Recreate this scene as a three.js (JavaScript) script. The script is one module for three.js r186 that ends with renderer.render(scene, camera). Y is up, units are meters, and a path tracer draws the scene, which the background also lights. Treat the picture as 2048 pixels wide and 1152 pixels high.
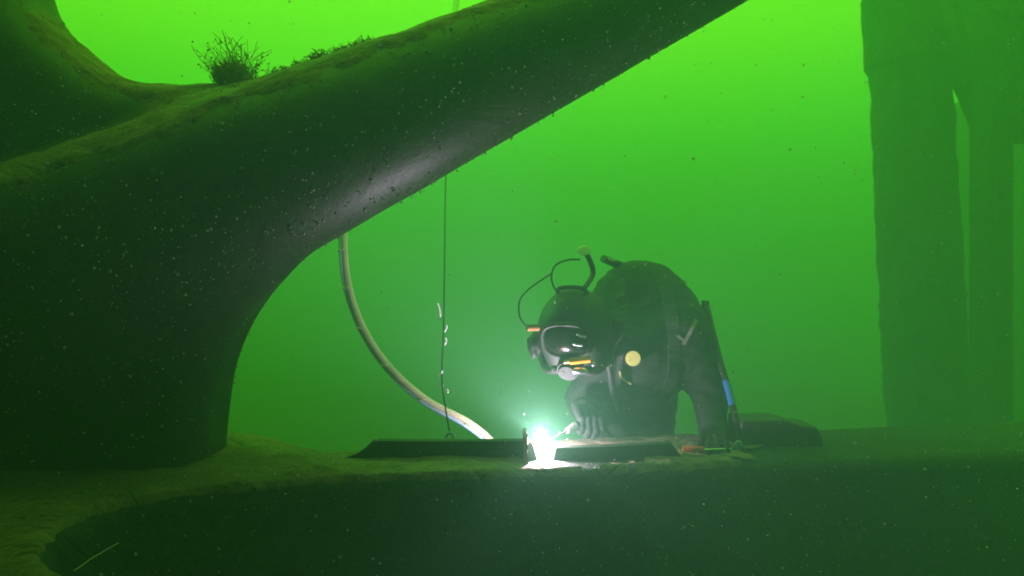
import * as THREE from 'three';
import { ImprovedNoise } from 'three/addons/math/ImprovedNoise.js';
import { mergeGeometries } from 'three/addons/utils/BufferGeometryUtils.js';

// ---------------------------------------------------------------- camera, light, water
const scene = new THREE.Scene();
const CAM_Y = 1.45, FOV = 45, F = 576 / Math.tan(THREE.MathUtils.degToRad(FOV / 2));
const camera = new THREE.PerspectiveCamera(FOV, 16 / 9, 0.05, 200);
camera.position.set(0, CAM_Y, 0);
camera.lookAt(0, CAM_Y, -10);
camera.focus = 1.6;
camera.userData.fStop = 2.7;

const renderer = new THREE.WebGLRenderer({ antialias: true });
renderer.toneMapping = THREE.LinearToneMapping;
renderer.toneMappingExposure = 1.62;
renderer.shadowMap.enabled = true;

// daylight as it arrives through metres of green water: green near the horizontal, yellower and brighter overhead
const SUN_DIR = new THREE.Vector3(-0.85, 0.54, -0.62).normalize();
{
  const W = 256, H = 128, data = new Float32Array(W * H * 4);
  for (let j = 0; j < H; j++) {
    const el = ((j + 0.5) / H - 0.5) * Math.PI, s = Math.sin(el);
    for (let i = 0; i < W; i++) {
      const az = ((i + 0.5) / W - 0.5) * 2 * Math.PI;
      const x = Math.cos(az) * Math.cos(el), z = Math.sin(az) * Math.cos(el);
      const c = Math.max(0, x * SUN_DIR.x + s * SUN_DIR.y + z * SUN_DIR.z);
      const up = Math.max(0, s);
      const l = s <= 0 ? 0.05 : 1.2 + 0.9 * Math.pow(up, 0.7) + 0.2 * Math.pow(c, 3);
      const k = Math.min(1, up * 3.2), o = (j * W + i) * 4;
      data[o] = l * (0.04 + 0.22 * k);
      data[o + 1] = l;
      data[o + 2] = l * (0.062 - 0.053 * k);
      data[o + 3] = 1;
    }
  }
  const t = new THREE.DataTexture(data, W, H, THREE.RGBAFormat, THREE.FloatType);
  t.mapping = THREE.EquirectangularReflectionMapping;
  t.magFilter = THREE.LinearFilter;
  t.needsUpdate = true;
  scene.background = t;
  scene.environment = t;
}
const sun = new THREE.DirectionalLight(new THREE.Color().setRGB(0.07, 1, 0.06), 5);
sun.name = 'sun';
sun.position.copy(SUN_DIR).multiplyScalar(30);
sun.castShadow = true;
sun.shadow.radius = 24;
sun.shadow.mapSize.set(2048, 2048);
Object.assign(sun.shadow.camera, { left: -8, right: 8, top: 8, bottom: -8, near: 1, far: 60 });
scene.add(sun, sun.target);

// murky water
scene.fog = new THREE.FogExp2(new THREE.Color().setRGB(0.38, 0.95, 0.6), 0.2);

// ---------------------------------------------------------------- helpers
const V = (x, y, z) => new THREE.Vector3(x, y, z);
const P = (px, py, d) => V((px - 1024) * d / F, CAM_Y + (576 - py) * d / F, -d);   // a direction in the photograph and a distance
let seed = 7;
const rnd = () => { seed = (seed + 0x6d2b79f5) | 0; let t = Math.imul(seed ^ (seed >>> 15), 1 | seed); t = (t + Math.imul(t ^ (t >>> 7), 61 | t)) ^ t; return ((t ^ (t >>> 14)) >>> 0) / 4294967296; };
const perlin = new ImprovedNoise();
const noise = (x, y, z) => perlin.noise(x + 31.7, y + 11.3, z + 57.1);
const fbm = (x, y, z, n = 4) => { let s = 0, a = 0.5; for (let i = 0; i < n; i++) { s += a * noise(x, y, z); x *= 2.03; y *= 2.03; z *= 2.03; a *= 0.5; } return s; };
const sstep = THREE.MathUtils.smoothstep, lerp = THREE.MathUtils.lerp;
const taken = {};
const numbered = (n) => { taken[n] = (taken[n] ?? -1) + 1; return taken[n] ? n + '_' + String(taken[n]).padStart(3, '0') : n; };
function tag(o, label, category, group, kind) {
  if (label) o.userData.label = label;
  if (category) o.userData.category = category;
  if (group) o.userData.group = group;
  if (kind) o.userData.kind = kind;
  return o;
}
function thing(name, at, label, category, group) {
  const g = new THREE.Group();
  g.name = numbered(name);
  g.position.copy(at);
  scene.add(g);
  return tag(g, label, category, group);
}
// a mesh from geometry in world coordinates, set under a parent without moving it
function part(name, geo, mat, parent = scene) {
  const m = new THREE.Mesh(geo, mat);
  m.name = parent === scene ? numbered(name) : name;
  m.castShadow = m.receiveShadow = true;
  if (parent !== scene) {
    const o = V(0, 0, 0);
    for (let p = parent; p && p !== scene; p = p.parent) o.add(p.position);
    geo.translate(-o.x, -o.y, -o.z);
  }
  parent.add(m);
  return m;
}
const tube = (pts, r, seg = 40, rs = 8) => new THREE.TubeGeometry(new THREE.CatmullRomCurve3(pts), seg, r, rs, false);
function rod(a, b, ra, rb = ra, rs = 14) {
  const d = b.clone().sub(a), g = new THREE.CylinderGeometry(rb, ra, d.length(), rs);
  g.applyQuaternion(new THREE.Quaternion().setFromUnitVectors(V(0, 1, 0), d.normalize()));
  const m = a.clone().add(b).multiplyScalar(0.5);
  return g.translate(m.x, m.y, m.z);
}
function roughRod(a, b, ra, rb, k) {   // a fouled round post
  const d = b.clone().sub(a), L = d.length(), g = new THREE.CylinderGeometry(rb, ra, L, 56, Math.ceil(L / 0.06)), p = g.attributes.position, uv = g.attributes.uv;
  for (let i = 0; i < p.count; i++) {
    const r = Math.hypot(p.getX(i), p.getZ(i)) || 1e-6, c = p.getX(i) / r, e = p.getZ(i) / r, y = p.getY(i), q = r < 0.01 ? 0 : k * (fbm(c * 3 + a.x, y * 4, e * 3, 4) + 0.5 * Math.abs(noise(c * 9, y * 12, e * 9)));
    p.setX(i, p.getX(i) + c * q); p.setZ(i, p.getZ(i) + e * q);
    uv.setXY(i, uv.getX(i) * 6.28 * ra, y);
  }
  g.computeVertexNormals();
  g.applyQuaternion(new THREE.Quaternion().setFromUnitVectors(V(0, 1, 0), d.normalize()));
  const m = a.clone().add(b).multiplyScalar(0.5);
  return g.translate(m.x, m.y, m.z);
}
function blob(c, r, rough = 0.25, detail = 2, sx = 1, sy = 1, sz = 1) {
  const g = new THREE.IcosahedronGeometry(1, detail), p = g.attributes.position, v = V(0, 0, 0);
  for (let i = 0; i < p.count; i++) {
    v.fromBufferAttribute(p, i);
    const k = 1 + rough * fbm(v.x * 1.7 + c.x * 40, v.y * 1.7 + c.y * 40, v.z * 1.7 + c.z * 40, 3) * 2;
    p.setXYZ(i, c.x + v.x * k * r * sx, c.y + v.y * k * r * sy, c.z + v.z * k * r * sz);
  }
  g.computeVertexNormals();
  return g;
}

// surface nets over a signed distance field, empty blocks skipped
function nets(sdf, lo, hi, cell) {
  const n = [0, 1, 2].map((k) => Math.ceil((hi[k] - lo[k]) / cell) + 1), [nx, ny, nz] = n, B = 8;
  const f = new Float32Array(nx * ny * nz).fill(1e3), at = (i, j, k) => i + nx * (j + ny * k);
  const reach = B * cell * 0.9 + 3 * cell;
  for (let bk = 0; bk < nz; bk += B) for (let bj = 0; bj < ny; bj += B) for (let bi = 0; bi < nx; bi += B) {
    const c = sdf(lo[0] + (bi + B / 2) * cell, lo[1] + (bj + B / 2) * cell, lo[2] + (bk + B / 2) * cell);
    const far = Math.abs(c) > reach * 1.25;
    for (let k = bk; k < Math.min(nz, bk + B); k++) for (let j = bj; j < Math.min(ny, bj + B); j++) for (let i = bi; i < Math.min(nx, bi + B); i++)
      f[at(i, j, k)] = far ? c : sdf(lo[0] + i * cell, lo[1] + j * cell, lo[2] + k * cell);
  }
  const id = new Int32Array(nx * ny * nz).fill(-1), pos = [], idx = [];
  const E = [[0, 1], [2, 3], [4, 5], [6, 7], [0, 2], [1, 3], [4, 6], [5, 7], [0, 4], [1, 5], [2, 6], [3, 7]], v = new Float32Array(8);
  for (let k = 0; k < nz - 1; k++) for (let j = 0; j < ny - 1; j++) for (let i = 0; i < nx - 1; i++) {
    let m = 0;
    for (let c = 0; c < 8; c++) { v[c] = f[at(i + (c & 1), j + ((c >> 1) & 1), k + (c >> 2))]; if (v[c] < 0) m |= 1 << c; }
    if (m === 0 || m === 255) continue;
    let x = 0, y = 0, z = 0, q = 0;
    for (const [a, b] of E) {
      if ((v[a] < 0) === (v[b] < 0)) continue;
      const t = v[a] / (v[a] - v[b]);
      x += lerp(a & 1, b & 1, t); y += lerp((a >> 1) & 1, (b >> 1) & 1, t); z += lerp(a >> 2, b >> 2, t); q++;
    }
    id[at(i, j, k)] = pos.length / 3;
    pos.push(lo[0] + (i + x / q) * cell, lo[1] + (j + y / q) * cell, lo[2] + (k + z / q) * cell);
  }
  const quad = (a, b, c, d, flip) => { if (a < 0 || b < 0 || c < 0 || d < 0) return; flip ? idx.push(a, c, b, a, d, c) : idx.push(a, b, c, a, c, d); };
  for (let k = 1; k < nz - 1; k++) for (let j = 1; j < ny - 1; j++) for (let i = 1; i < nx - 1; i++) {
    const s = f[at(i, j, k)] < 0;
    if (s !== f[at(i + 1, j, k)] < 0) quad(id[at(i, j - 1, k - 1)], id[at(i, j, k - 1)], id[at(i, j, k)], id[at(i, j - 1, k)], !s);
    if (s !== f[at(i, j + 1, k)] < 0) quad(id[at(i - 1, j, k - 1)], id[at(i, j, k - 1)], id[at(i, j, k)], id[at(i - 1, j, k)], s);
    if (s !== f[at(i, j, k + 1)] < 0) quad(id[at(i - 1, j - 1, k)], id[at(i, j - 1, k)], id[at(i, j, k)], id[at(i - 1, j, k)], !s);
  }
  const nor = new Float32Array(pos.length), e = cell * 0.4;
  for (let i = 0; i < pos.length; i += 3) {
    const [x, y, z] = [pos[i], pos[i + 1], pos[i + 2]];
    let a = sdf(x + e, y, z) - sdf(x - e, y, z), b = sdf(x, y + e, z) - sdf(x, y - e, z), c = sdf(x, y, z + e) - sdf(x, y, z - e);
    const l = Math.hypot(a, b, c) || 1;
    nor[i] = a / l; nor[i + 1] = b / l; nor[i + 2] = c / l;
  }
  return { pos: new Float32Array(pos), nor, idx };
}
// geometry from nets, optionally only some triangles and moved along the normal; uv in metres on the plane nearest each vertex
function netGeo({ pos, nor, idx }, keep, offset, uvOf = (x, y, z) => [x + z * 0.6, y - z * 0.8]) {
  const map = new Int32Array(pos.length / 3).fill(-1), P2 = [], N2 = [], U = [], I = [];
  const use = (a) => {
    if (map[a] < 0) {
      map[a] = P2.length / 3;
      const o = offset ? offset(a) : 0;
      for (let c = 0; c < 3; c++) { P2.push(pos[a * 3 + c] + nor[a * 3 + c] * o); N2.push(nor[a * 3 + c]); }
      U.push(...uvOf(pos[a * 3], pos[a * 3 + 1], pos[a * 3 + 2]));
    }
    return map[a];
  };
  for (let i = 0; i < idx.length; i += 3) if (!keep || keep(idx[i], idx[i + 1], idx[i + 2])) I.push(use(idx[i]), use(idx[i + 1]), use(idx[i + 2]));
  const g = new THREE.BufferGeometry();
  g.setAttribute('position', new THREE.Float32BufferAttribute(P2, 3));
  g.setAttribute('normal', new THREE.Float32BufferAttribute(N2, 3));
  g.setAttribute('uv', new THREE.Float32BufferAttribute(U, 2));
  g.setIndex(I);
  if (offset) g.computeVertexNormals();
  return g;
}
const smin = (a, b, k) => { const h = Math.max(k - Math.abs(a - b), 0) / k; return Math.min(a, b) - h * h * k * 0.25; };
function capsule(a, b, ra, rb) {
  const dx = b.x - a.x, dy = b.y - a.y, dz = b.z - a.z, l2 = dx * dx + dy * dy + dz * dz || 1e-9;
  return (x, y, z) => {
    const px = x - a.x, py = y - a.y, pz = z - a.z, t = Math.min(1, Math.max(0, (px * dx + py * dy + pz * dz) / l2));
    return Math.hypot(px - dx * t, py - dy * t, pz - dz * t) - (ra + (rb - ra) * t);
  };
}
function polygon(pts) {   // signed distance to a closed 2-D outline
  const n = pts.length;
  return (x, y) => {
    let d = 1e9, s = 1;
    for (let i = 0, j = n - 1; i < n; j = i++) {
      const [ax, ay] = pts[i], [bx, by] = pts[j], ex = bx - ax, ey = by - ay, wx = x - ax, wy = y - ay;
      const t = Math.min(1, Math.max(0, (wx * ex + wy * ey) / (ex * ex + ey * ey || 1e-9)));
      d = Math.min(d, (wx - ex * t) ** 2 + (wy - ey * t) ** 2);
      const c1 = y >= ay, c2 = y < by, c3 = ex * wy > ey * wx;
      if ((c1 && c2 && c3) || (!c1 && !c2 && !c3)) s = -s;
    }
    return s * Math.sqrt(d);
  };
}
const extruded = (d2, h, half, R) => { const a = d2 + R, b = Math.abs(h) - half + R; return Math.min(Math.max(a, b), 0) + Math.hypot(Math.max(a, 0), Math.max(b, 0)) - R; };
const smoothLine = (pts, n) => new THREE.CatmullRomCurve3(pts.map(([x, y]) => V(x, y, 0)), false, 'centripetal').getSpacedPoints(n).map((p) => [p.x, p.y]);

const ARC = P(1090, 887, 2.16);   // where the weld burns

// ---------------------------------------------------------------- materials
function noiseTexture(size, fn, srgb = false) {
  const d = new Uint8Array(size * size * 4);
  for (let j = 0; j < size; j++) for (let i = 0; i < size; i++) {
    const c = fn(i / size, j / size), o = (j * size + i) * 4;
    for (let k = 0; k < 3; k++) d[o + k] = Math.max(0, Math.min(255, c[k] * 255));
    d[o + 3] = 255;
  }
  const t = new THREE.DataTexture(d, size, size);
  t.wrapS = t.wrapT = THREE.RepeatWrapping;
  t.magFilter = THREE.LinearFilter;
  if (srgb) t.colorSpace = THREE.SRGBColorSpace;
  t.needsUpdate = true;
  return t;
}
// noise that repeats seamlessly on the unit square
const ring = (u, v, f, z = 0, n = 4) => { const a = u * 6.28318, b = v * 6.28318, r = f / 6.28318; return fbm(Math.cos(a) * r + z, Math.sin(a) * r + Math.cos(b) * r, Math.sin(b) * r + z * 1.7, n); };
const rep = (t, k) => { const c = t.clone(); c.repeat.set(k, k); c.needsUpdate = true; return c; };
const steelColor = noiseTexture(512, (u, v) => {
  const a = ring(u, v, 9), b = ring(u, v, 60, 5, 3), c = ring(u, v, 130, 9, 2);
  const fleck = sstep(c, 0.30, 0.36) * 0.9 + sstep(b, 0.34, 0.4) * 0.5, s = 0.2 + 0.11 * a + 0.14 * b;
  return [s * 0.98 + fleck * 0.2, s + fleck * 0.2, s * 0.84 + fleck * 0.15];
}, true);
const steelBump = noiseTexture(512, (u, v) => { const s = 0.5 + 0.5 * ring(u, v, 26, 2, 4) + 0.35 * ring(u, v, 120, 7, 2); return [s, s, s]; });
const siltColor = noiseTexture(512, (u, v) => {
  const a = ring(u, v, 8, 3), b = ring(u, v, 50, 8, 4), s = 0.47 + 0.16 * a + 0.22 * b, dark = sstep(ring(u, v, 24, 14, 3), 0.24, 0.36) * 0.22;
  return [s * 1.18 - dark, s * 0.9 - dark, s * 0.8 - dark];
}, true);
const siltBump = noiseTexture(512, (u, v) => { const s = 0.5 + 0.45 * ring(u, v, 30, 4, 5); return [s, s, s]; });
const M = {
  steel: new THREE.MeshStandardMaterial({ map: rep(steelColor, 1.1), bumpMap: rep(steelBump, 1.1), bumpScale: 0.0012, roughness: 0.5, metalness: 0 }),
  beam: new THREE.MeshStandardMaterial({ map: rep(steelColor, 1.3), bumpMap: rep(steelBump, 1.3), bumpScale: 0.006, roughness: 0.85 }),
  pile: new THREE.MeshStandardMaterial({ map: rep(steelColor, 0.6), bumpMap: rep(steelBump, 0.6), bumpScale: 0.02, roughness: 0.9 }),
  silt: new THREE.MeshStandardMaterial({ map: rep(siltColor, 1.6), bumpMap: rep(siltBump, 1.6), bumpScale: 0.006, roughness: 1 }),
  seabed: new THREE.MeshStandardMaterial({ color: 0x9a9a9a, map: rep(siltColor, 0.5), bumpMap: rep(siltBump, 0.5), bumpScale: 0.03, roughness: 1 }),
  plate: new THREE.MeshStandardMaterial({ map: rep(steelColor, 2), bumpMap: rep(steelBump, 2), bumpScale: 0.002, roughness: 0.6 }),
  suit: new THREE.MeshStandardMaterial({ color: new THREE.Color().setRGB(0.008, 0.009, 0.008), bumpMap: rep(steelBump, 5), bumpScale: 0.002, roughness: 0.8 }),
  glove: new THREE.MeshStandardMaterial({ color: new THREE.Color().setRGB(0.009, 0.009, 0.009), bumpMap: rep(steelBump, 8), bumpScale: 0.001, roughness: 0.85 }),
  shell: new THREE.MeshStandardMaterial({ color: new THREE.Color().setRGB(0.02, 0.025, 0.02), roughness: 0.55, bumpMap: rep(steelBump, 3), bumpScale: 0.001 }),
  rubber: new THREE.MeshStandardMaterial({ color: new THREE.Color().setRGB(0.018, 0.018, 0.018), roughness: 0.55 }),
  chrome: new THREE.MeshStandardMaterial({ color: new THREE.Color().setRGB(0.62, 0.63, 0.62), metalness: 0.9, roughness: 0.22 }),
  port: new THREE.MeshPhysicalMaterial({ color: new THREE.Color().setRGB(0.008, 0.01, 0.009), roughness: 0.12, specularIntensity: 0.45 }),
  orange: new THREE.MeshStandardMaterial({ color: new THREE.Color().setRGB(0.85, 0.36, 0.03), roughness: 0.4 }),
  brown: new THREE.MeshStandardMaterial({ color: new THREE.Color().setRGB(0.4, 0.17, 0.05), roughness: 0.7 }),
  paleYellow: new THREE.MeshStandardMaterial({ color: new THREE.Color().setRGB(0.8, 0.72, 0.22), roughness: 0.6 }),
  cream: new THREE.MeshStandardMaterial({ color: new THREE.Color().setRGB(0.88, 0.76, 0.5), roughness: 0.6, bumpMap: rep(steelBump, 6), bumpScale: 0.002 }),
  paleBlue: new THREE.MeshStandardMaterial({ color: new THREE.Color().setRGB(0.36, 0.55, 0.72), roughness: 0.5 }),
  blue: new THREE.MeshStandardMaterial({ color: new THREE.Color().setRGB(0.05, 0.2, 0.6), roughness: 0.35 }),
  red: new THREE.MeshStandardMaterial({ color: new THREE.Color().setRGB(0.7, 0.08, 0.05), roughness: 0.5 }),
  white: new THREE.MeshStandardMaterial({ color: new THREE.Color().setRGB(0.78, 0.8, 0.76), roughness: 0.5 }),
  weed: new THREE.MeshPhysicalMaterial({ color: new THREE.Color().setRGB(0.5, 0.36, 0.1), roughness: 0.95, transmission: 0.6, thickness: 0, side: THREE.DoubleSide }),
  speck: new THREE.MeshPhysicalMaterial({ color: new THREE.Color().setRGB(0.8, 0.79, 0.72), roughness: 0.9, transmission: 0.6, thickness: 0 }),
  darkspeck: new THREE.MeshStandardMaterial({ color: new THREE.Color().setRGB(0.03, 0.03, 0.02), roughness: 0.9 }),
  bubble: new THREE.MeshPhysicalMaterial({ color: new THREE.Color().setRGB(0.6, 0.63, 0.66), roughness: 0.5, transmission: 0.75, thickness: 0, ior: 1.33 }),
  arc: new THREE.MeshStandardMaterial({ color: 0x000000, emissive: new THREE.Color().setRGB(1, 0.86, 0.88), emissiveIntensity: 4 }),
  rust: new THREE.MeshStandardMaterial({ color: new THREE.Color().setRGB(0.32, 0.13, 0.07), roughness: 0.85, bumpMap: rep(steelBump, 6), bumpScale: 0.003 }),
  lens: new THREE.MeshPhysicalMaterial({ color: new THREE.Color().setRGB(0.95, 0.95, 0.8), roughness: 0.95, transmission: 0.55, thickness: 0 }),
  strap: new THREE.MeshStandardMaterial({ color: new THREE.Color().setRGB(0.03, 0.034, 0.03), roughness: 0.8 }),
  crumb: new THREE.MeshStandardMaterial({ color: 0xffffff, roughness: 0.95 }),
  flux: new THREE.MeshStandardMaterial({ color: new THREE.Color().setRGB(0.25, 0.22, 0.2), roughness: 0.8 }),
};

// ---------------------------------------------------------------- setting: seabed
{
  const g = new THREE.PlaneGeometry(60, 60, 160, 160).rotateX(-Math.PI / 2), p = g.attributes.position, uv = g.attributes.uv;
  for (let i = 0; i < p.count; i++) {
    const x = p.getX(i), z = p.getZ(i);
    p.setY(i, 0.0 + 0.22 * fbm(x * 0.35, 3, z * 0.35, 4));
    uv.setXY(i, x, z);
  }
  g.computeVertexNormals();
  tag(part('seabed', g, M.seabed), 'pale silty seabed fading into green water', null, null, 'structure');
}

// ---------------------------------------------------------------- the big steel frame: column, brace, base beam
const frame = thing('steel_casting', V(-1.3, 0.02, -2.1), 'massive dark steel casting: column, diagonal brace and flat base beam in one', 'steel casting');
const A_D = 2.17, toA = (px, py) => { const p = P(px, py, A_D); return [p.x, p.y]; };
const outlineA = polygon([
  ...smoothLine([[30, -620], [40, -300], [58, -110], [82, 0], [132, 72], [198, 130], [258, 168], [312, 184], [380, 188], [450, 186], [560, 180]].map((p) => toA(...p)), 46),
  toA(560, 300),
  ...smoothLine([[560, 420], [574, 490], [562, 535], [530, 580], [498, 632], [470, 690], [450, 755], [440, 830], [430, 935], [426, 1060]].map((p) => toA(...p)), 40),
  toA(-520, 1060), toA(-520, -620),
]);
const B0 = P(100, 552, 2.0), B1 = P(1500, -87, 2.1), braceEnd = B0.clone().lerp(B1, 1.45);
const brace = capsule(B0, braceEnd, 0.314, lerp(0.314, 0.111, 1.45));
const rough = (x, y, z) => 0.004 * fbm(x * 4, y * 4, z * 4, 2);
const sdfAB = (x, y, z) => smin(extruded(outlineA(x, y), z + A_D, 0.2, 0.15), brace(x, y, z), lerp(0.15, 0.06, sstep(y, 1.5, 1.9))) + rough(x, y, z);
const netAB = nets((x, y, z) => Math.max(sdfAB(x, y, z), y - 3.3), [-2.5, 0.72, -3.3], [2.6, 3.36, -1.5], 0.018);
const tri = (f) => (a, b, c) => f((netAB.pos[a * 3] + netAB.pos[b * 3] + netAB.pos[c * 3]) / 3);
const SPLIT = -0.6;
const braceDir = braceEnd.clone().sub(B0).normalize(), braceUp = V(0, 1, 0).addScaledVector(braceDir, -braceDir.y).normalize(), braceSide = V(0, 0, 0).crossVectors(braceDir, braceUp);
const braceUv = (x, y, z) => { const q = V(x, y, z).sub(B0); return [q.dot(braceDir), Math.atan2(q.dot(braceSide), -q.dot(braceUp)) * 0.3]; };
const flatUv = (x, y, z) => [x - 0.9 * z, y + 0.2 * z], topUv = (x, y, z) => [x, z - y];
const columnMesh = part('column', netGeo(netAB, tri((x) => x < SPLIT), null, flatUv), M.steel, frame);
const braceMesh = part('brace', netGeo(netAB, tri((x) => x >= SPLIT), null, braceUv), M.steel, frame);

{ // the column goes on above and to the left
  const s = new THREE.Shape([[-6.5, 0.1], [-2.42, 0.1], [-2.42, 3.3], [-1.6, 3.3], [-1.6, 3.34], [-6.5, 3.34]].map(([x, y]) => new THREE.Vector2(x, y)));
  part('outer_wall', new THREE.ExtrudeGeometry(s, { depth: 0.4, bevelEnabled: false }).translate(0, 0, -A_D - 0.2), M.steel, frame);
}
const BEAM_TOP = CAM_Y - 0.525, BEAM_HALF = 0.44;
const onBeam = (px, py) => { const d = 0.525 * F / (py - 576); return [(px - 1024) * d / F, -d]; };
const outlineBeam = polygon([
  ...smoothLine([[-0.6, -0.3], [-0.68, -0.85], onBeam(165, 1160), onBeam(122, 1132), onBeam(97, 1092), onBeam(130, 1052), onBeam(210, 1016), onBeam(300, 996), onBeam(420, 980), onBeam(560, 968), onBeam(700, 960), onBeam(1080, 946), onBeam(1400, 932), onBeam(2048, 906), [3.6, -2.5]], 90),
  ...smoothLine([[3.6, -3.0], [1.64, -2.72], [0.64, -2.5], [0, -2.38], [-0.42, -2.24], [-0.62, -2.24], [-0.9, -2.5], [-2.3, -2.7]], 30),
  [-2.3, -0.3],
]);
const sdfBeam = (x, y, z) => extruded(outlineBeam(x, z), y - (BEAM_TOP - BEAM_HALF), BEAM_HALF, 0.045) + rough(x, y, z);
const netBeam = nets(sdfBeam, [-2.4, -0.05, -3.2], [3.7, 1.0, -0.2], 0.018);
const beamMesh = part('base_beam', netGeo(netBeam, null, null, topUv), M.beam, frame);

// sediment lying on the upper faces, its edge ragged
function siltOn(net, parent, low, high, thick, name, region) {
  const mask = new Float32Array(net.pos.length / 3);
  for (let i = 0; i < mask.length; i++) {
    const x = net.pos[i * 3], y = net.pos[i * 3 + 1], z = net.pos[i * 3 + 2];
    mask[i] = sstep(net.nor[i * 3 + 1] + 0.30 * fbm(x * 5, y * 5, z * 5, 4) + 0.22 * fbm(x * 21, y * 21, z * 21, 2), low, high);
  }
  const off = (i) => lerp(-0.005, thick * (1 + 1.4 * Math.max(-0.4, fbm(net.pos[i * 3] * 11, net.pos[i * 3 + 1] * 11, net.pos[i * 3 + 2] * 18, 3))), sstep(mask[i], 0, 0.5));
  const m = part(name, netGeo(net, (a, b, c) => mask[a] + mask[b] + mask[c] > 0 && region(net.pos[a * 3], net.pos[a * 3 + 1], net.pos[a * 3 + 2]), off, topUv), M.silt, parent);
  m.userData.kind = 'stuff';
}
siltOn(netAB, braceMesh, 0.5, 0.9, 0.008, 'silt_layer', (x) => x >= SPLIT);
siltOn(netAB, columnMesh, 0.5, 0.9, 0.008, 'silt_layer', (x) => x < SPLIT);
siltOn(netBeam, beamMesh, 0.6, 0.95, 0.009, 'silt_layer', (x, y, z) => x < 0.75 + 0.5 * fbm(x * 6, y, z * 6, 3) && Math.hypot(x - ARC.x - 0.06, (z - ARC.z) * 1.3) > 0.2 + 0.25 * fbm(x * 9, 1, z * 9, 3));

// ---------------------------------------------------------------- the hull alongside, which keeps the light off the near side
{
  const prof = [[0.9, -0.3], [0.95, 0.9], [0.7, 1.55], [0.1, 2.05], [-0.5, 2.3], [-1.1, 2.45], [-1.45, 2.6], [-1.5, 3.3], [2.4, 3.3], [2.4, -0.3]], s = new THREE.Shape(prof.map(([z, y]) => new THREE.Vector2(-z, y)));
  const g = new THREE.ExtrudeGeometry(s, { depth: 12, steps: 12, bevelEnabled: false });
  g.rotateY(Math.PI / 2).translate(-7.5, 0, 0);
  const p = g.attributes.position;
  for (let i = 0; i < p.count; i++) p.setZ(i, p.getZ(i) + 0.1 * p.getX(i) + 0.1);   // the side swings away to the right
  g.computeVertexNormals();
  tag(part('ship_hull', g, M.pile), 'dark curved hull side overhanging the near edge of the base beam', 'hull');
}

// ---------------------------------------------------------------- piles behind
function lathe(name, profile, axisX, axisZ, mat, parent, seg = 48) {
  const g = new THREE.LatheGeometry(profile.map(([r, y]) => new THREE.Vector2(r, y)), seg), p = g.attributes.position, uv = g.attributes.uv;
  for (let i = 0; i < p.count; i++) {
    const a = Math.atan2(p.getZ(i), p.getX(i)), k = 1 + 0.09 * fbm(Math.cos(a) * 3, p.getY(i) * 4, Math.sin(a) * 3, 4);
    uv.setXY(i, a * 0.4, p.getY(i));
    p.setXYZ(i, axisX + p.getX(i) * k, p.getY(i), axisZ + p.getZ(i) * k);
  }
  g.computeVertexNormals();
  return part(name, g, mat, parent);
}
{
  const d = 4.5, r = (px) => px * d / F, foot = P(1864, 980, d), head = P(1810, -14, d), lean = (py, px) => P(1864 + (1810 - 1864) * (980 - py) / 994 + px, py, d);
  const pile = thing('steel_pile', foot.clone(), 'tall leaning steel pile with a wider collar, standing alone in the haze', 'pile', 'piles standing in the green haze');
  part('shaft', roughRod(foot.clone().add(V(0.02, -0.4, 0)), head, r(76), r(70), 0.03), M.pile, pile);
  part('collar', roughRod(lean(128, 0), lean(-12, 0), r(78), r(78), 0.03), M.pile, pile);
  part('collar_lip', roughRod(lean(142, 0), lean(128, 0), r(72), r(78), 0.02), M.pile, pile);
}
{
  const d = 4.1, yOf = (py) => CAM_Y + (576 - py) * d / F, r = (px) => px * d / F, c = P(1982, 500, d), h = P(2106, 200, d);
  const pile = thing('steel_pile', V(c.x, 0, c.z), 'slender steel pile carrying a wide overhanging tapered casting', 'pile', 'piles standing in the green haze');
  const sh = []; for (let y = -0.3; y <= 3.0; y += 0.1) sh.push([r(36), y]);
  lathe('shaft', sh, c.x, c.z, M.pile, pile);
  lathe('overhang', [[0.01, yOf(268)], [r(100), yOf(268)], [r(122), yOf(262)], [r(136), yOf(240)], [r(160), yOf(170)], [r(200), yOf(60)], [r(216), yOf(0)], [r(222), 3.3], [0.01, 3.34]], h.x, h.z, M.pile, pile);
}

{
  const d = 6.6, c = P(1996, 500, d), r = 90 * d / F;
  const pile = thing('steel_pile', V(c.x, 0, c.z), 'broad faint pile farther off, seen through the gap between the other piles', 'pile', 'piles standing in the green haze');
  lathe('shaft', [[r, -0.4], [r, 1], [r, 2], [r, 3.1], [r * 0.96, 3.2], [0.01, 3.3]], c.x, c.z, M.pile, pile);
}

// ---------------------------------------------------------------- things on the beam
function plate(d, pts, label) {
  const s = new THREE.Shape(pts.map(([px, py]) => { const p = P(px, py, d); return new THREE.Vector2(p.x, Math.max(p.y, BEAM_TOP + 0.004)); }));
  const g = new THREE.ExtrudeGeometry(s, { depth: 0.03, bevelEnabled: true, bevelSize: 0.003, bevelThickness: 0.003, bevelSegments: 2 });
  g.translate(0, 0, -d - 0.015);
  tag(part('steel_plate', g, M.plate), label, 'steel plate', 'plates being welded');
}
{ // upright lug at the weld, which keeps the arc's light off the column
  const c = P(1050, 880, 2.16).add(V(0, 0, 0.038)), g = new THREE.BoxGeometry(0.012, 0.082, 0.146, 2, 6, 6), p = g.attributes.position;
  for (let i = 0; i < p.count; i++) p.setXYZ(i, c.x + p.getX(i) + 0.003 * noise(p.getY(i) * 40, p.getZ(i) * 40, 1), BEAM_TOP + 0.0425 + p.getY(i), c.z + p.getZ(i));
  g.computeVertexNormals();
  tag(part('steel_lug', g, M.rust), 'small rusty upright lug glowing pink beside the arc', 'steel lug');
}
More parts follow.
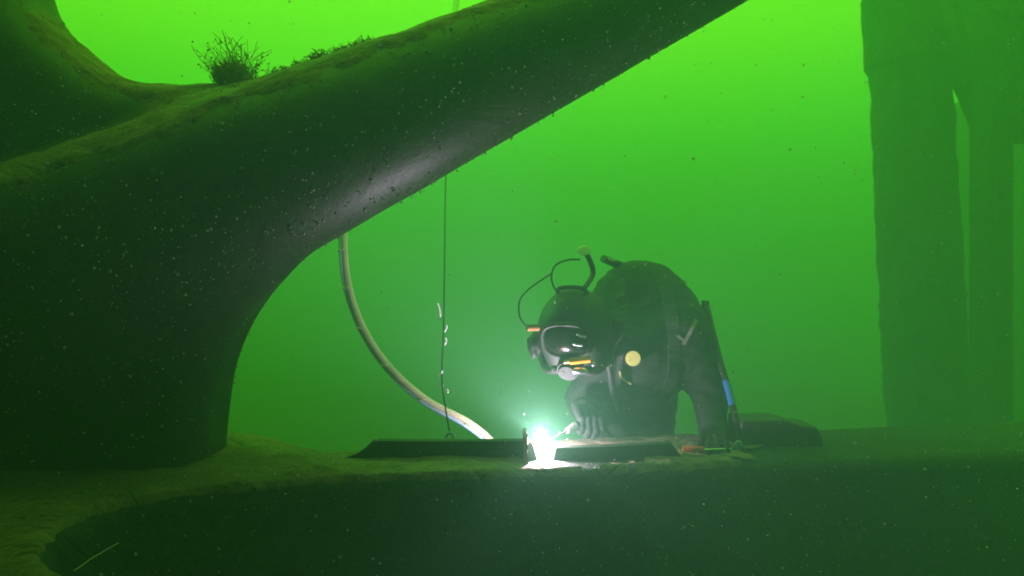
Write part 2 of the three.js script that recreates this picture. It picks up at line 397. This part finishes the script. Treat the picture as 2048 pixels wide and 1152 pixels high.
plate(2.14, [[690, 916], [716, 906], [730, 898], [748, 881], [900, 882], [1052, 881], [1064, 886], [1072, 916]], 'dark steel plate with a slanted end, below the hanging line and against the lug');
plate(2.14, [[1108, 916], [1112, 895], [1200, 893], [1340, 886], [1362, 916]], 'dark steel plate in front of the diver, ending at the red tool');
{ // block beside the diver
  const d = 2.34, pts = [[1476, 898], [1480, 842], [1560, 841], [1592, 852], [1622, 855], [1630, 870], [1634, 898]], s = new THREE.Shape(pts.map(([px, py]) => { const p = P(px, py, d); return new THREE.Vector2(p.x, Math.max(p.y, BEAM_TOP + 0.004)); }));
  const g = new THREE.ExtrudeGeometry(s, { depth: 0.13, bevelEnabled: true, bevelSize: 0.008, bevelThickness: 0.008, bevelSegments: 3 });
  g.translate(0, 0, -d - 0.1);
  tag(part('steel_block', g, M.plate), 'dark stepped steel block on the beam beside the diver', 'steel block');
}
{ // red handled tool
  const a = P(1366, 906, 2.17), b = P(1408, 907, 2.16);
  a.y = b.y = BEAM_TOP + 0.022;
  const t = thing('chipping_tool', V(a.x, BEAM_TOP, a.z), 'small tool with red handle lying on the beam by the gloved hand', 'tool');
  part('handle', rod(a, b, 0.009, 0.011), M.red, t);
  part('shank', rod(b, b.clone().add(V(0.09, 0, -0.015)), 0.004, 0.003, 8), M.chrome, t);
}
{ // blue shackle on the plate below the hanging line
  const c = P(900, 874, 2.26);
  c.y = P(900, 881, 2.26).y + 0.012;
  const t = thing('shackle', V(c.x, c.y, c.z), 'small shiny blue shackle on the plate where the hanging line ends', 'shackle');
  part('bow', new THREE.TorusGeometry(0.012, 0.005, 8, 18).translate(c.x, c.y, c.z), M.paleBlue, t);
  part('pin', rod(c.clone().add(V(-0.018, -0.008, 0.004)), c.clone().add(V(0.018, -0.006, 0.004)), 0.004, 0.004, 8), M.chrome, t);
}
{ // blue shackle by the hose at the hand
  const c = P(1476, 904, 2.24);
  c.y = BEAM_TOP + 0.02;
  const t = thing('shackle', V(c.x, c.y, c.z), 'small blue shackle on the beam where the dark hose comes down', 'shackle');
  part('bow', new THREE.TorusGeometry(0.01, 0.0045, 8, 18).translate(c.x, c.y, c.z), M.paleBlue, t);
  part('pin', rod(c.clone().add(V(-0.014, -0.006, 0.003)), c.clone().add(V(0.014, -0.005, 0.003)), 0.0035, 0.0035, 8), M.blue, t);
}

// ---------------------------------------------------------------- hoses and lines
{ // umbilical: a cream hose and a thin blue one side by side
  const pts = [P(915, -420, 4.0), P(913, -100, 3.8), P(911, 30, 3.6), P(850, 180, 3.2), P(740, 320, 2.75), P(692, 420, 2.55), P(689, 500, 2.5), P(698, 575, 2.48), P(726, 655, 2.46), P(775, 730, 2.44), P(850, 798, 2.43), P(938, 846, 2.42), P(980, 880, 2.46), P(1010, 925, 2.54), P(1060, 970, 2.66)];
  const t = thing('umbilical_hose', pts[14].clone(), 'cream umbilical with a thin pale blue line curving down behind the brace', 'hose');
  part('cream_hose', tube(pts, 0.0125, 160, 10), M.cream, t);
  part('blue_line', tube(pts.map((p, i) => p.clone().add(V(-0.013, -0.009, 0.008 * Math.sin(i * 1.3)))), 0.006, 160, 8), M.paleBlue, t);
  pts.slice(6, 12).forEach((p) => { const g = new THREE.TorusGeometry(0.017, 0.0025, 6, 16).rotateX(1.3).translate(p.x - 0.006, p.y - 0.004, p.z); part('tape_band', g, M.cream, t); });
}
{ // thin line with shiny scraps
  const pts = [P(893, 300, 2.9), P(890, 420, 2.7), P(889, 520, 2.55), P(887, 660, 2.42), P(884, 760, 2.35), P(893, 830, 2.3), P(900, 868, 2.26)];
  const t = thing('hanging_line', pts[6].clone(), 'thin dark line hanging from the brace with shiny scraps on it', 'line');
  part('cord', tube(pts, 0.0026, 60, 6), M.rubber, t);
  const scrap = (px, py, qx, qy, d, r, mat) => part('shiny_scrap', tube([P(px, py, d), P((px + qx) / 2 + 2, (py + qy) / 2, d), P(qx, qy, d)], r, 8, 6), mat, t);
  scrap(875, 606, 880, 640, 2.44, 0.0045, M.white);
  scrap(893, 650, 888, 664, 2.42, 0.004, M.white);
  scrap(891, 676, 889, 690, 2.41, 0.0042, M.white);
  scrap(884, 741, 878, 753, 2.36, 0.0045, M.white);
  scrap(882, 767, 884, 774, 2.35, 0.004, M.white);
  scrap(893, 779, 895, 786, 2.34, 0.004, M.white);
}
{ // dark hose from the shoulder down to the beam
  const pts = [P(1398, 640, 2.62), P(1410, 612, 2.58), P(1424, 660, 2.52), P(1442, 730, 2.45), P(1460, 790, 2.4), P(1472, 845, 2.34), P(1480, 892, 2.3), P(1500, 912, 2.26)];
  const t = thing('air_hose', pts[7].clone(), 'dark hose running from the diver shoulder down to the beam', 'hose');
  part('hose', tube(pts, 0.0115, 70, 10), M.rubber, t);
  part('blue_sleeve', tube([P(1452, 762, 2.424), P(1460, 790, 2.4), P(1465, 812, 2.378)], 0.0135, 12, 10), M.blue, t);
  const a = pts[1];
  part('fitting', rod(a.clone().add(V(0, -0.03, 0)), a.clone().add(V(0.002, 0.02, 0)), 0.016, 0.014, 12), M.rubber, t);
}
{ // pale strand on the dark side of the beam
  const pts = [[148, 1141], [165, 1130], [182, 1117], [200, 1107], [218, 1096], [237, 1086]].map(([x, y], i) => P(x, y, 1.4 + 0.03 * i));
  tag(part('pale_strand', tube(pts, 0.0014, 30, 5), M.speck), 'thin pale strand stretched across the dark side of the beam', 'strand');
}

// ---------------------------------------------------------------- welding gear
{
  const grip0 = P(1192, 846, 2.33), grip1 = P(1150, 853, 2.26), tip = ARC.clone().add(V(0.008, 0.006, -0.004));
  const t = thing('electrode_holder', grip0.clone(), 'dark electrode holder with a thin rod held in the glove at the arc', 'welding torch');
  part('grip', rod(grip0, grip1, 0.016, 0.014, 14), M.rubber, t);
  part('jaw', rod(grip1, grip1.clone().lerp(tip, 0.3), 0.015, 0.009, 12), M.flux, t);
  part('electrode', rod(grip1.clone().lerp(tip, 0.25), tip, 0.0035, 0.003, 8), M.flux, t);
  part('cable', tube([grip0, P(1214, 868, 2.42), P(1216, 930, 2.5), P(1200, 990, 2.55)], 0.011, 24, 8), M.rubber, t);
}
{
  const c = ARC, flame = thing('welding_arc_flame', c.clone(), 'blinding white welding arc burning between electrode and plate', 'welding arc');
  part('glowing_gas_flame', blob(c.clone().add(V(-0.012, 0.014, 0)), 0.02, 0.6, 3, 1.15, 1.05, 0.9), M.arc, flame);
  const l = new THREE.PointLight(new THREE.Color().setRGB(1.15, 0.95, 1.22), 1.1);
  l.name = 'welding_arc_light';
  l.position.set(-0.012, 0.014, 0);
  l.castShadow = true;
  l.shadow.radius = 1;
  flame.add(l);
}

// ---------------------------------------------------------------- diver
const person = thing('person', P(1270, 1000, 2.85).setY(0.1), 'diver in dark suit and helmet bending over the beam, welding', 'person');
{
  const shR = P(1205, 735, 2.52), shL = P(1366, 664, 2.52), chest = P(1278, 700, 2.57), back = P(1282, 616, 2.68), back2 = P(1262, 622, 2.68), belly = P(1262, 800, 2.66), pelvis = P(1262, 900, 2.8);
  const elR = P(1168, 802, 2.54), wrR = P(1194, 836, 2.38), elL = P(1418, 776, 2.5), wrL = P(1428, 872, 2.36);
  const hipR = P(1215, 930, 2.82), hipL = P(1312, 930, 2.82), knR = V(hipR.x - 0.06, 0.16, -2.72), knL = V(hipL.x + 0.1, 0.16, -2.74), anR = V(knR.x + 0.02, 0.15, -3.16), anL = V(knL.x, 0.15, -3.18);
  const toeR = V(anR.x, 0.12, -3.32), toeL = V(anL.x, 0.12, -3.34);
  const neck = P(1195, 655, 2.46), head = P(1158, 664, 2.36);
  const bones = [
    capsule(back, belly, 0.185, 0.165), capsule(back2, chest, 0.165, 0.17), capsule(P(1318, 640, 2.62), P(1300, 720, 2.58), 0.16, 0.15), capsule(belly, pelvis, 0.16, 0.18),
    capsule(shR, chest, 0.1, 0.14), capsule(shL, chest, 0.105, 0.15), capsule(chest, neck, 0.1, 0.062), capsule(neck, head, 0.06, 0.085),
    capsule(shR, elR, 0.085, 0.066), capsule(elR, wrR, 0.062, 0.042), capsule(shL, elL, 0.092, 0.07), capsule(elL, wrL, 0.068, 0.044),
    capsule(pelvis, hipR, 0.15, 0.12), capsule(pelvis, hipL, 0.15, 0.12), capsule(hipR, knR, 0.115, 0.078), capsule(hipL, knL, 0.115, 0.078),
    capsule(knR, anR, 0.074, 0.052), capsule(knL, anL, 0.074, 0.052), capsule(anR, toeR, 0.05, 0.04), capsule(anL, toeL, 0.05, 0.04),
  ];
  const suit = (x, y, z) => {
    let d = bones[0](x, y, z);
    for (let i = 1; i < bones.length; i++) d = smin(d, bones[i](x, y, z), 0.035);
    return d + 0.016 * Math.abs(noise(x * 7 + y * 3, y * 15, z * 7)) + 0.008 * Math.abs(noise(x * 17, y * 31 - x * 9, z * 17)) - 0.004;
  };
  part('drysuit', netGeo(nets(suit, [0.05, 0.02, -3.45], [0.95, 1.85, -2.2], 0.013)), M.suit, person);

  // gloves: palm, four fingers and a thumb
  function glove(wrist, palm, f, n, curl, side, spread) {
    f = f.clone().normalize(); n = n.clone().addScaledVector(f, -n.dot(f)).normalize();
    const l = V(0, 0, 0).crossVectors(f, n).normalize(), at = (a, b, c, o = palm) => o.clone().addScaledVector(f, a).addScaledVector(n, b).addScaledVector(l, c);
    const parts = [capsule(wrist, at(-0.045, 0, 0), 0.036, 0.03)];
    for (let i = 0; i < 4; i++) parts.push(capsule(at(-0.045, 0, (i - 1.5) * 0.014), at(0.035, 0.002, (i - 1.5) * 0.022), 0.02, 0.014));
    [0.072, 0.082, 0.078, 0.06].forEach((len, i) => {
      let p = at(0.038, 0.002, (i - 1.5) * 0.022), a = curl[0] * (0.9 + 0.08 * i);
      const yaw = (i - 1.5) * spread;
      [0.45, 0.32, 0.26].forEach((k, s) => {
        const dir = f.clone().multiplyScalar(Math.cos(a)).addScaledVector(n, -Math.sin(a)).addScaledVector(l, yaw), q = p.clone().addScaledVector(dir.normalize(), len * k);
        parts.push(capsule(p, q, 0.0118 - s * 0.0012, 0.0108 - s * 0.0014));
        p = q; a += curl[1 + s] ?? 0.3;
      });
    });
    const t0 = at(-0.02, -0.008, side * 0.03), t1 = at(0.012, -0.026, side * 0.05), t2 = at(0.04, -0.04, side * 0.042);
    parts.push(capsule(t0, t1, 0.017, 0.0125), capsule(t1, t2, 0.0122, 0.0105));
    const sdf = (x, y, z) => { let d = parts[0](x, y, z); for (let i = 1; i < parts.length; i++) d = smin(d, parts[i](x, y, z), 0.007); return d + 0.0008 * noise(x * 60, y * 60, z * 60); };
    const lo = [palm.x - 0.17, palm.y - 0.17, palm.z - 0.17], hi = [palm.x + 0.17, palm.y + 0.17, palm.z + 0.17];
    return netGeo(nets(sdf, lo, hi, 0.0045));
  }
  const gp0 = P(1192, 846, 2.33), gp1 = P(1150, 853, 2.26), axis = gp1.clone().sub(gp0).normalize();
  const palmR = gp0.clone().lerp(gp1, 0.5).add(V(0.006, 0.034, -0.02));
  part('glove', glove(wrR, palmR, V(-0.1, -0.35, 1).addScaledVector(axis, -0.4), V(0.1, 1, 0.2), [0.7, 1.0, 0.9], -1, 0.02), M.glove, person);
  const palmL = P(1424, 892, 2.27); palmL.y = BEAM_TOP + 0.036;
  part('glove', glove(wrL, palmL, V(-0.25, -0.12, 1), V(0, 1, 0.1), [0.12, 0.22, 0.3], -1, 0.12), M.glove, person);
  // cuffs
  for (const [e, w] of [[elR, wrR], [elL, wrL]]) { const d = w.clone().sub(e).normalize(); part('cuff', rod(w.clone().addScaledVector(d, -0.03), w.clone().addScaledVector(d, 0.012), 0.052, 0.047, 20), M.rubber, person); }

  // helmet, looking down to the arc
  const hc = P(1150, 664, 2.32), fw = V(-0.28, -0.42, 0.86).normalize(), rt = V(0, 0, 0).crossVectors(fw, V(0, 1, 0)).normalize().negate(), up = V(0, 0, 0).crossVectors(fw, rt).normalize();
  if (up.y < 0) up.negate();
  const H = (r, u, f) => hc.clone().addScaledVector(rt, r).addScaledVector(up, u).addScaledVector(fw, f);
  const basis = new THREE.Matrix4().makeBasis(rt, up, fw).setPosition(hc), place = (g) => g.applyMatrix4(basis);
  const fix = basis.determinant() < 0;
  const local = (g) => { g = place(g); if (fix && g.index) { const a = g.index.array; for (let i = 0; i < a.length; i += 3) [a[i], a[i + 1]] = [a[i + 1], a[i]]; } g.computeVertexNormals(); return g; };
  const hs = new THREE.SphereGeometry(1, 40, 28), hp = hs.attributes.position;
  for (let i = 0; i < hp.count; i++) {
    let [x, y, z] = [hp.getX(i), hp.getY(i), hp.getZ(i)];
    const flat = z > 0.72 ? 0.72 + (z - 0.72) * 0.35 : z;
    hp.setXYZ(i, x * 0.124 * (1 - 0.1 * Math.max(0, -y)), y * 0.148, flat * 0.15);
  }
  const helmet = part('helmet', local(hs), M.shell, person);
  const oval = []; for (let i = 0; i <= 40; i++) { const a = i / 40 * 6.28318; oval.push(V(0.078 * Math.sign(Math.cos(a)) * Math.abs(Math.cos(a)) ** 0.7, 0.035 + 0.058 * Math.sign(Math.sin(a)) * Math.abs(Math.sin(a)) ** 0.7, 0.122)); }
  part('port_frame', local(new THREE.TubeGeometry(new THREE.CatmullRomCurve3(oval, true), 60, 0.008, 8, true)), M.shell, helmet);
  const pg = new THREE.SphereGeometry(1, 28, 14, 0, 6.2832, 0, 1.2).rotateX(Math.PI / 2).scale(0.082, 0.062, 0.03).translate(0, 0.035, 0.112);
  part('face_port', local(pg), M.port, helmet);
  part('regulator', rod(H(0.0, -0.058, 0.1), H(0.0, -0.062, 0.152), 0.04, 0.034, 24), M.shell, helmet);
  part('regulator_cover', rod(H(0.0, -0.062, 0.152), H(0.0, -0.063, 0.16), 0.03, 0.026, 24), M.shell, helmet);
  const vA = P(1140, 723, 2.165), vB = P(1180, 718, 2.16);
  part('valve_knob', rod(vA, vB, 0.0105, 0.0115, 12), M.orange, helmet);
  part('valve_stem', rod(P(1128, 724, 2.17), P(1139, 723, 2.166), 0.006, 0.007, 10), M.paleYellow, helmet);
  part('side_knob', blob(P(1187, 728, 2.17), 0.0085, 0.1, 1), M.chrome, helmet);
  part('exhaust_cover', blob(P(1160, 741, 2.17), 0.02, 0.1, 2, 1.3, 0.6, 0.6), M.chrome, helmet);
  for (const [x, y, r] of [[1106, 739, 0.0055], [1127, 745, 0.0045], [1203, 763, 0.003], [1110, 604, 0.004]]) part('bolt', blob(P(x, y, 2.17), r, 0.15, 1), M.chrome, helmet);
  part('clamp', tube([P(1154, 668, 2.16), P(1162, 672, 2.155), P(1172, 674, 2.155)], 0.0045, 8, 6), M.white, helmet);
  part('clamp', tube([P(1146, 688, 2.155), P(1154, 690, 2.15), P(1164, 691, 2.15)], 0.0035, 8, 6), M.white, helmet);
  part('side_valve', rod(P(1054, 656, 2.24), P(1078, 655, 2.25), 0.011, 0.011, 10), M.brown, helmet);
  part('side_block', blob(P(1068, 690, 2.26), 0.035, 0.3, 2, 0.6, 1.3, 0.8), M.shell, helmet);
  part('neck_ring', local(new THREE.TorusGeometry(0.105, 0.016, 10, 36).rotateX(Math.PI / 2 - 0.35).translate(0, -0.125, -0.035)), M.rubber, helmet);
  // helmet lamp on its bracket, with two thin cables
  const lp = P(1168, 501, 2.34), lampArm = part('lamp_bracket', tube([H(0.03, 0.13, -0.05), P(1186, 545, 2.37), P(1180, 522, 2.36), P(1172, 506, 2.345)], 0.009, 20, 8), M.shell, helmet);
  part('lamp_head', blob(lp, 0.02, 0.12, 2, 1.25, 0.85, 1), M.lens, helmet);
  part('cable', tube([P(1160, 519, 2.33), P(1135, 520, 2.32), P(1110, 532, 2.3), P(1103, 555, 2.29), P(1110, 578, 2.3), P(1128, 596, 2.31)], 0.0032, 30, 6), M.rubber, helmet);
  part('cable', tube([P(1102, 548, 2.29), P(1080, 562, 2.28), P(1056, 580, 2.27), P(1040, 600, 2.26), P(1040, 635, 2.25), P(1056, 656, 2.25)], 0.0028, 30, 6), M.rubber, helmet);
  // whisker pipe, handle and hose on the helmet
  part('handle', tube([H(-0.05, 0.13, -0.02), H(-0.04, 0.155, -0.01), H(0.04, 0.155, -0.01), H(0.05, 0.13, -0.02)], 0.007, 20, 8), M.shell, helmet);
  part('whisker', tube([H(-0.03, -0.075, 0.12), H(-0.08, -0.09, 0.1), H(-0.115, -0.07, 0.04), H(-0.12, -0.03, -0.02)], 0.012, 24, 10), M.rubber, helmet);
  part('whisker', tube([H(0.03, -0.075, 0.12), H(0.08, -0.09, 0.1), H(0.115, -0.07, 0.04), H(0.12, -0.03, -0.02)], 0.012, 24, 10), M.rubber, helmet);
  part('helmet_hose', tube([H(0.1, 0.02, -0.05), H(0.15, 0.0, -0.06), P(1218, 700, 2.32), P(1222, 760, 2.36), P(1232, 820, 2.44)], 0.011, 30, 10), M.rubber, helmet);
  // kit lying on the suit
  const hit = (px, py, lift = 0) => {
    const eye = V(0, CAM_Y, 0), dir = P(px, py, 1).sub(eye).normalize(), p = eye.clone().addScaledVector(dir, 1.9);
    for (let i = 0; i < 60; i++) { const d = suit(p.x, p.y, p.z); if (d < 0.002) break; p.addScaledVector(dir, d * 0.7); }
    return p.addScaledVector(dir, -lift);
  };
  const slope = (p) => { const e = 0.02; return V(suit(p.x + e, p.y, p.z) - suit(p.x - e, p.y, p.z), suit(p.x, p.y + e, p.z) - suit(p.x, p.y - e, p.z), suit(p.x, p.y, p.z + e) - suit(p.x, p.y, p.z - e)).normalize(); };
  function ribbon(pts, w, t) {   // webbing that follows the suit
    const c = new THREE.CatmullRomCurve3(pts.map(([x, y]) => hit(x, y))), n = 30, pos = [], idx = [];
    for (let i = 0; i <= n; i++) {
      const p = c.getPoint(i / n), nn = slope(p), l = V(0, 0, 0).crossVectors(c.getTangent(i / n), nn).normalize();
      p.addScaledVector(nn, -suit(p.x, p.y, p.z) + 0.001);
      for (const [a, b] of [[-1, 0], [1, 0], [1, 1], [-1, 1]]) { const q = p.clone().addScaledVector(l, a * w / 2).addScaledVector(nn, b * t); pos.push(q.x, q.y, q.z); }
      if (i) for (let k = 0; k < 4; k++) { const a0 = (i - 1) * 4 + k, a1 = (i - 1) * 4 + (k + 1) % 4; idx.push(a0, a1, a0 + 4, a1, a1 + 4, a0 + 4); }
    }
    const g = new THREE.BufferGeometry();
    g.setAttribute('position', new THREE.Float32BufferAttribute(pos, 3));
    g.setIndex(idx);
    return g.toNonIndexed();
  }
  const strap = (pts, w, mat = M.strap) => { const g = ribbon(pts, w, 0.005); g.computeVertexNormals(); part('harness_strap', g, mat, person); };
  strap([[1318, 545], [1336, 600], [1346, 660], [1346, 720], [1330, 790]], 0.045);
  strap([[1238, 560], [1246, 620], [1250, 690], [1244, 760], [1238, 830]], 0.045);
  strap([[1215, 792], [1262, 806], [1318, 800]], 0.04);
  strap([[1360, 766], [1349, 786], [1336, 806]], 0.009, M.flux);
  strap([[1392, 640], [1378, 668], [1366, 690]], 0.012, M.flux);
  strap([[1350, 668], [1360, 676], [1372, 684]], 0.01, M.flux);
  const gc = hit(1265, 717, 0.035);
  const gauge = part('gauge', new THREE.CylinderGeometry(0.029, 0.03, 0.014, 28).rotateX(Math.PI / 2 - 0.1).translate(gc.x, gc.y, gc.z), M.rubber, person);
  part('dial', new THREE.CylinderGeometry(0.0255, 0.0255, 0.004, 28).rotateX(Math.PI / 2 - 0.1).translate(gc.x, gc.y + 0.0008, gc.z + 0.0085), M.paleYellow, gauge);
  part('gauge_hose', tube([hit(1240, 742, 0.006), hit(1245, 757, 0.006), hit(1262, 768, 0.006)], 0.0042, 14, 6), M.paleYellow, person);
  part('carabiner', new THREE.TorusGeometry(0.017, 0.005, 8, 20, 4.6).rotateZ(1.2).translate(...P(1190, 858, 2.3).toArray()), M.blue, person);
  const tk = rod(P(1330, 560, 2.86), P(1300, 860, 3.0), 0.085, 0.085, 24);
  const tank = part('bailout_bottle', tk, M.shell, person);
  part('bottle_valve', rod(P(1206, 517, 2.62), P(1262, 540, 2.72), 0.014, 0.018, 12), M.rubber, tank);
  part('valve_tag', tube([P(1216, 516, 2.6), P(1224, 521, 2.6), P(1232, 520, 2.6)], 0.004, 8, 6), M.white, tank);
}

// ---------------------------------------------------------------- growth on the brace
function tuft(c, h, n, w, label, group) {
  const t = thing('seaweed_tuft', c, label, 'seaweed', group), stems = [];
  for (let i = 0; i < n; i++) {
    const a = rnd() * 6.283, s = Math.pow(rnd(), 0.7), len = h * (0.45 + 0.6 * rnd()) * (1.05 - 0.35 * s), q = [c.clone().add(V(Math.cos(a) * w * 0.35 * s, -0.006, Math.sin(a) * w * 0.35 * s))];
    const lean = V(Math.cos(a) * s * 0.75, 1, Math.sin(a) * s * 0.75).normalize();
    for (let k = 1; k <= 3; k++) q.push(q[0].clone().addScaledVector(lean, len * k / 3).add(V((rnd() - 0.5) * 0.02 * k, 0.004 * k, (rnd() - 0.5) * 0.02 * k)));
    stems.push(tube(q, 0.0009, 6, 3).toNonIndexed());
    if (rnd() < 0.8) for (let k = 0; k < 4; k++) {
      const p = q[0].clone().lerp(q[3], 0.45 + 0.55 * rnd()), g = new THREE.IcosahedronGeometry(0.0013 + 0.0018 * rnd(), 0);
      g.translate(p.x + (rnd() - 0.5) * 0.01, p.y, p.z + (rnd() - 0.5) * 0.01);
      stems.push(g);
    }
  }
  part('fronds', mergeGeometries(stems), M.weed, t).userData.kind = 'stuff';
  const fl = [];
  for (let i = 0; i < n * 6; i++) {
    const a = rnd() * 6.283, r = w * 0.55 * Math.sqrt(rnd()), y = h * 0.42 * rnd() * (1 - 0.7 * (r / w / 0.55) ** 2);
    const p = c.clone().add(V(Math.cos(a) * r, y, Math.sin(a) * r));
    fl.push(tube([p, p.clone().add(V((rnd() - 0.5) * 0.02, 0.006 + 0.014 * rnd(), (rnd() - 0.5) * 0.02)), p.clone().add(V((rnd() - 0.5) * 0.035, 0.02 * rnd() + 0.008, (rnd() - 0.5) * 0.035))], 0.0012, 3, 3).toNonIndexed());
  }
  part('bushy_base', mergeGeometries(fl), M.weed, t).userData.kind = 'stuff';
}
// crumbs of silt and barnacle stuck all over the steel
function crust(parent, net, n, keep) {
  const m = new THREE.InstancedMesh(new THREE.IcosahedronGeometry(1, 1), M.crumb, n), o = new THREE.Object3D(), c = new THREE.Color(), N = net.pos.length / 3;
  m.name = 'barnacle_crust';
  m.userData.kind = 'stuff';
  const off = V(0, 0, 0);
  for (let p = parent; p && p !== scene; p = p.parent) off.add(p.position);
  for (let i = 0, guard = 0; i < n && guard < n * 60; guard++) {
    const k = Math.floor(rnd() * N), x = net.pos[k * 3], y = net.pos[k * 3 + 1], z = net.pos[k * 3 + 2];
    if (net.nor[k * 3 + 2] < -0.2 || !keep(x, y, z) || fbm(x * 3, y * 3, z * 3, 3) + 0.25 * rnd() < -0.02) continue;
    const s = 0.0012 + 0.0034 * Math.pow(rnd(), 3);
    o.position.set(x + (rnd() - 0.5) * 0.014, y + (rnd() - 0.5) * 0.014, z).sub(off).addScaledVector(V(net.nor[k * 3], net.nor[k * 3 + 1], net.nor[k * 3 + 2]), 0.001);
    o.rotation.set(rnd() * 6, rnd() * 6, rnd() * 6);
    o.scale.set(s * (0.7 + 0.6 * rnd()), s * (0.7 + 0.6 * rnd()), s * (0.5 + 0.5 * rnd()));
    o.updateMatrix(); m.setMatrixAt(i, o.matrix);
    const v = 0.12 + 0.4 * rnd(); m.setColorAt(i, c.setRGB(v, v * 0.92, v * 0.7));
    i++;
  }
  m.castShadow = m.receiveShadow = true;
  parent.add(m);
}
crust(frame, netAB, 9000, (x, y, z) => x < 1.2);
crust(frame, netBeam, 6000, (x, y, z) => y > 0.4);
// highest point of the frame under a spot
function topAt(x, z) { let y = 3.3; while (y > 0.8 && sdfAB(x, y, z) > 0) y -= 0.004; return y; }
const onTop = (px, d) => { const x = (px - 1024) * d / F; return V(x, topAt(x, -d), -d); };
tuft(onTop(470, 2.06), 0.15, 90, 0.11, 'tall bushy tuft of seaweed standing on the root of the brace');
for (const [px, d, h] of [[572, 2.04, 0.022], [618, 2.05, 0.026], [652, 2.04, 0.03], [700, 2.05, 0.026], [740, 2.05, 0.022]]) tuft(onTop(px, d), h, 26, 0.09, 'low clump of seaweed in the row along the top of the brace', 'low seaweed clumps along the brace');

// ---------------------------------------------------------------- specks adrift in the water
function drift(name, label, geo, mat, n, place) {
  const m = new THREE.InstancedMesh(geo, mat, n), o = new THREE.Object3D();
  m.name = name;
  for (let i = 0; i < n; i++) {
    const [p, s] = place(i);
    o.position.copy(p); o.rotation.set(rnd() * 6, rnd() * 6, rnd() * 6); o.scale.set(s * (0.6 + 0.8 * rnd()), s * (0.6 + 0.8 * rnd()), s * (0.6 + 0.8 * rnd()));
    o.updateMatrix(); m.setMatrixAt(i, o.matrix);
  }
  m.castShadow = m.receiveShadow = true;
  scene.add(m);
  return tag(m, label, null, null, 'stuff');
}
drift('drifting_particles', 'pale specks drifting in the water', new THREE.IcosahedronGeometry(1, 1), M.speck, 6500, () => {
  const d = 0.9 + 2.6 * rnd();
  return [P(-120 + 2290 * rnd(), -80 + 1320 * rnd(), d), 0.0005 + 0.0013 * Math.pow(rnd(), 4) ];
});
drift('drifting_debris', 'dark crumbs drifting in the water', new THREE.IcosahedronGeometry(1, 0), M.darkspeck, 12, () => {
  const d = 0.8 + 2 * rnd();
  return [P(2048 * rnd(), 1000 * rnd(), d), 0.0007 + 0.0012 * Math.pow(rnd(), 3)];
});
drift('gas_bubbles', 'fine gas bubbles rising in a milky plume from the welding arc', new THREE.IcosahedronGeometry(1, 1), M.bubble, 2200, () => {
  const h = Math.pow(rnd(), 0.95) * 0.8, w = 0.024 + h * 0.11, a = rnd() * 6.283, r = w * Math.sqrt(-0.7 * Math.log(1 - 0.98 * rnd()));
  return [ARC.clone().add(V(-0.012 - h * 0.13 + Math.cos(a) * r, 0.02 + h, -0.01 - h * 0.04 + Math.sin(a) * r)), 0.0002 + 0.0003 * Math.pow(rnd(), 3)];
});

renderer.render(scene, camera);
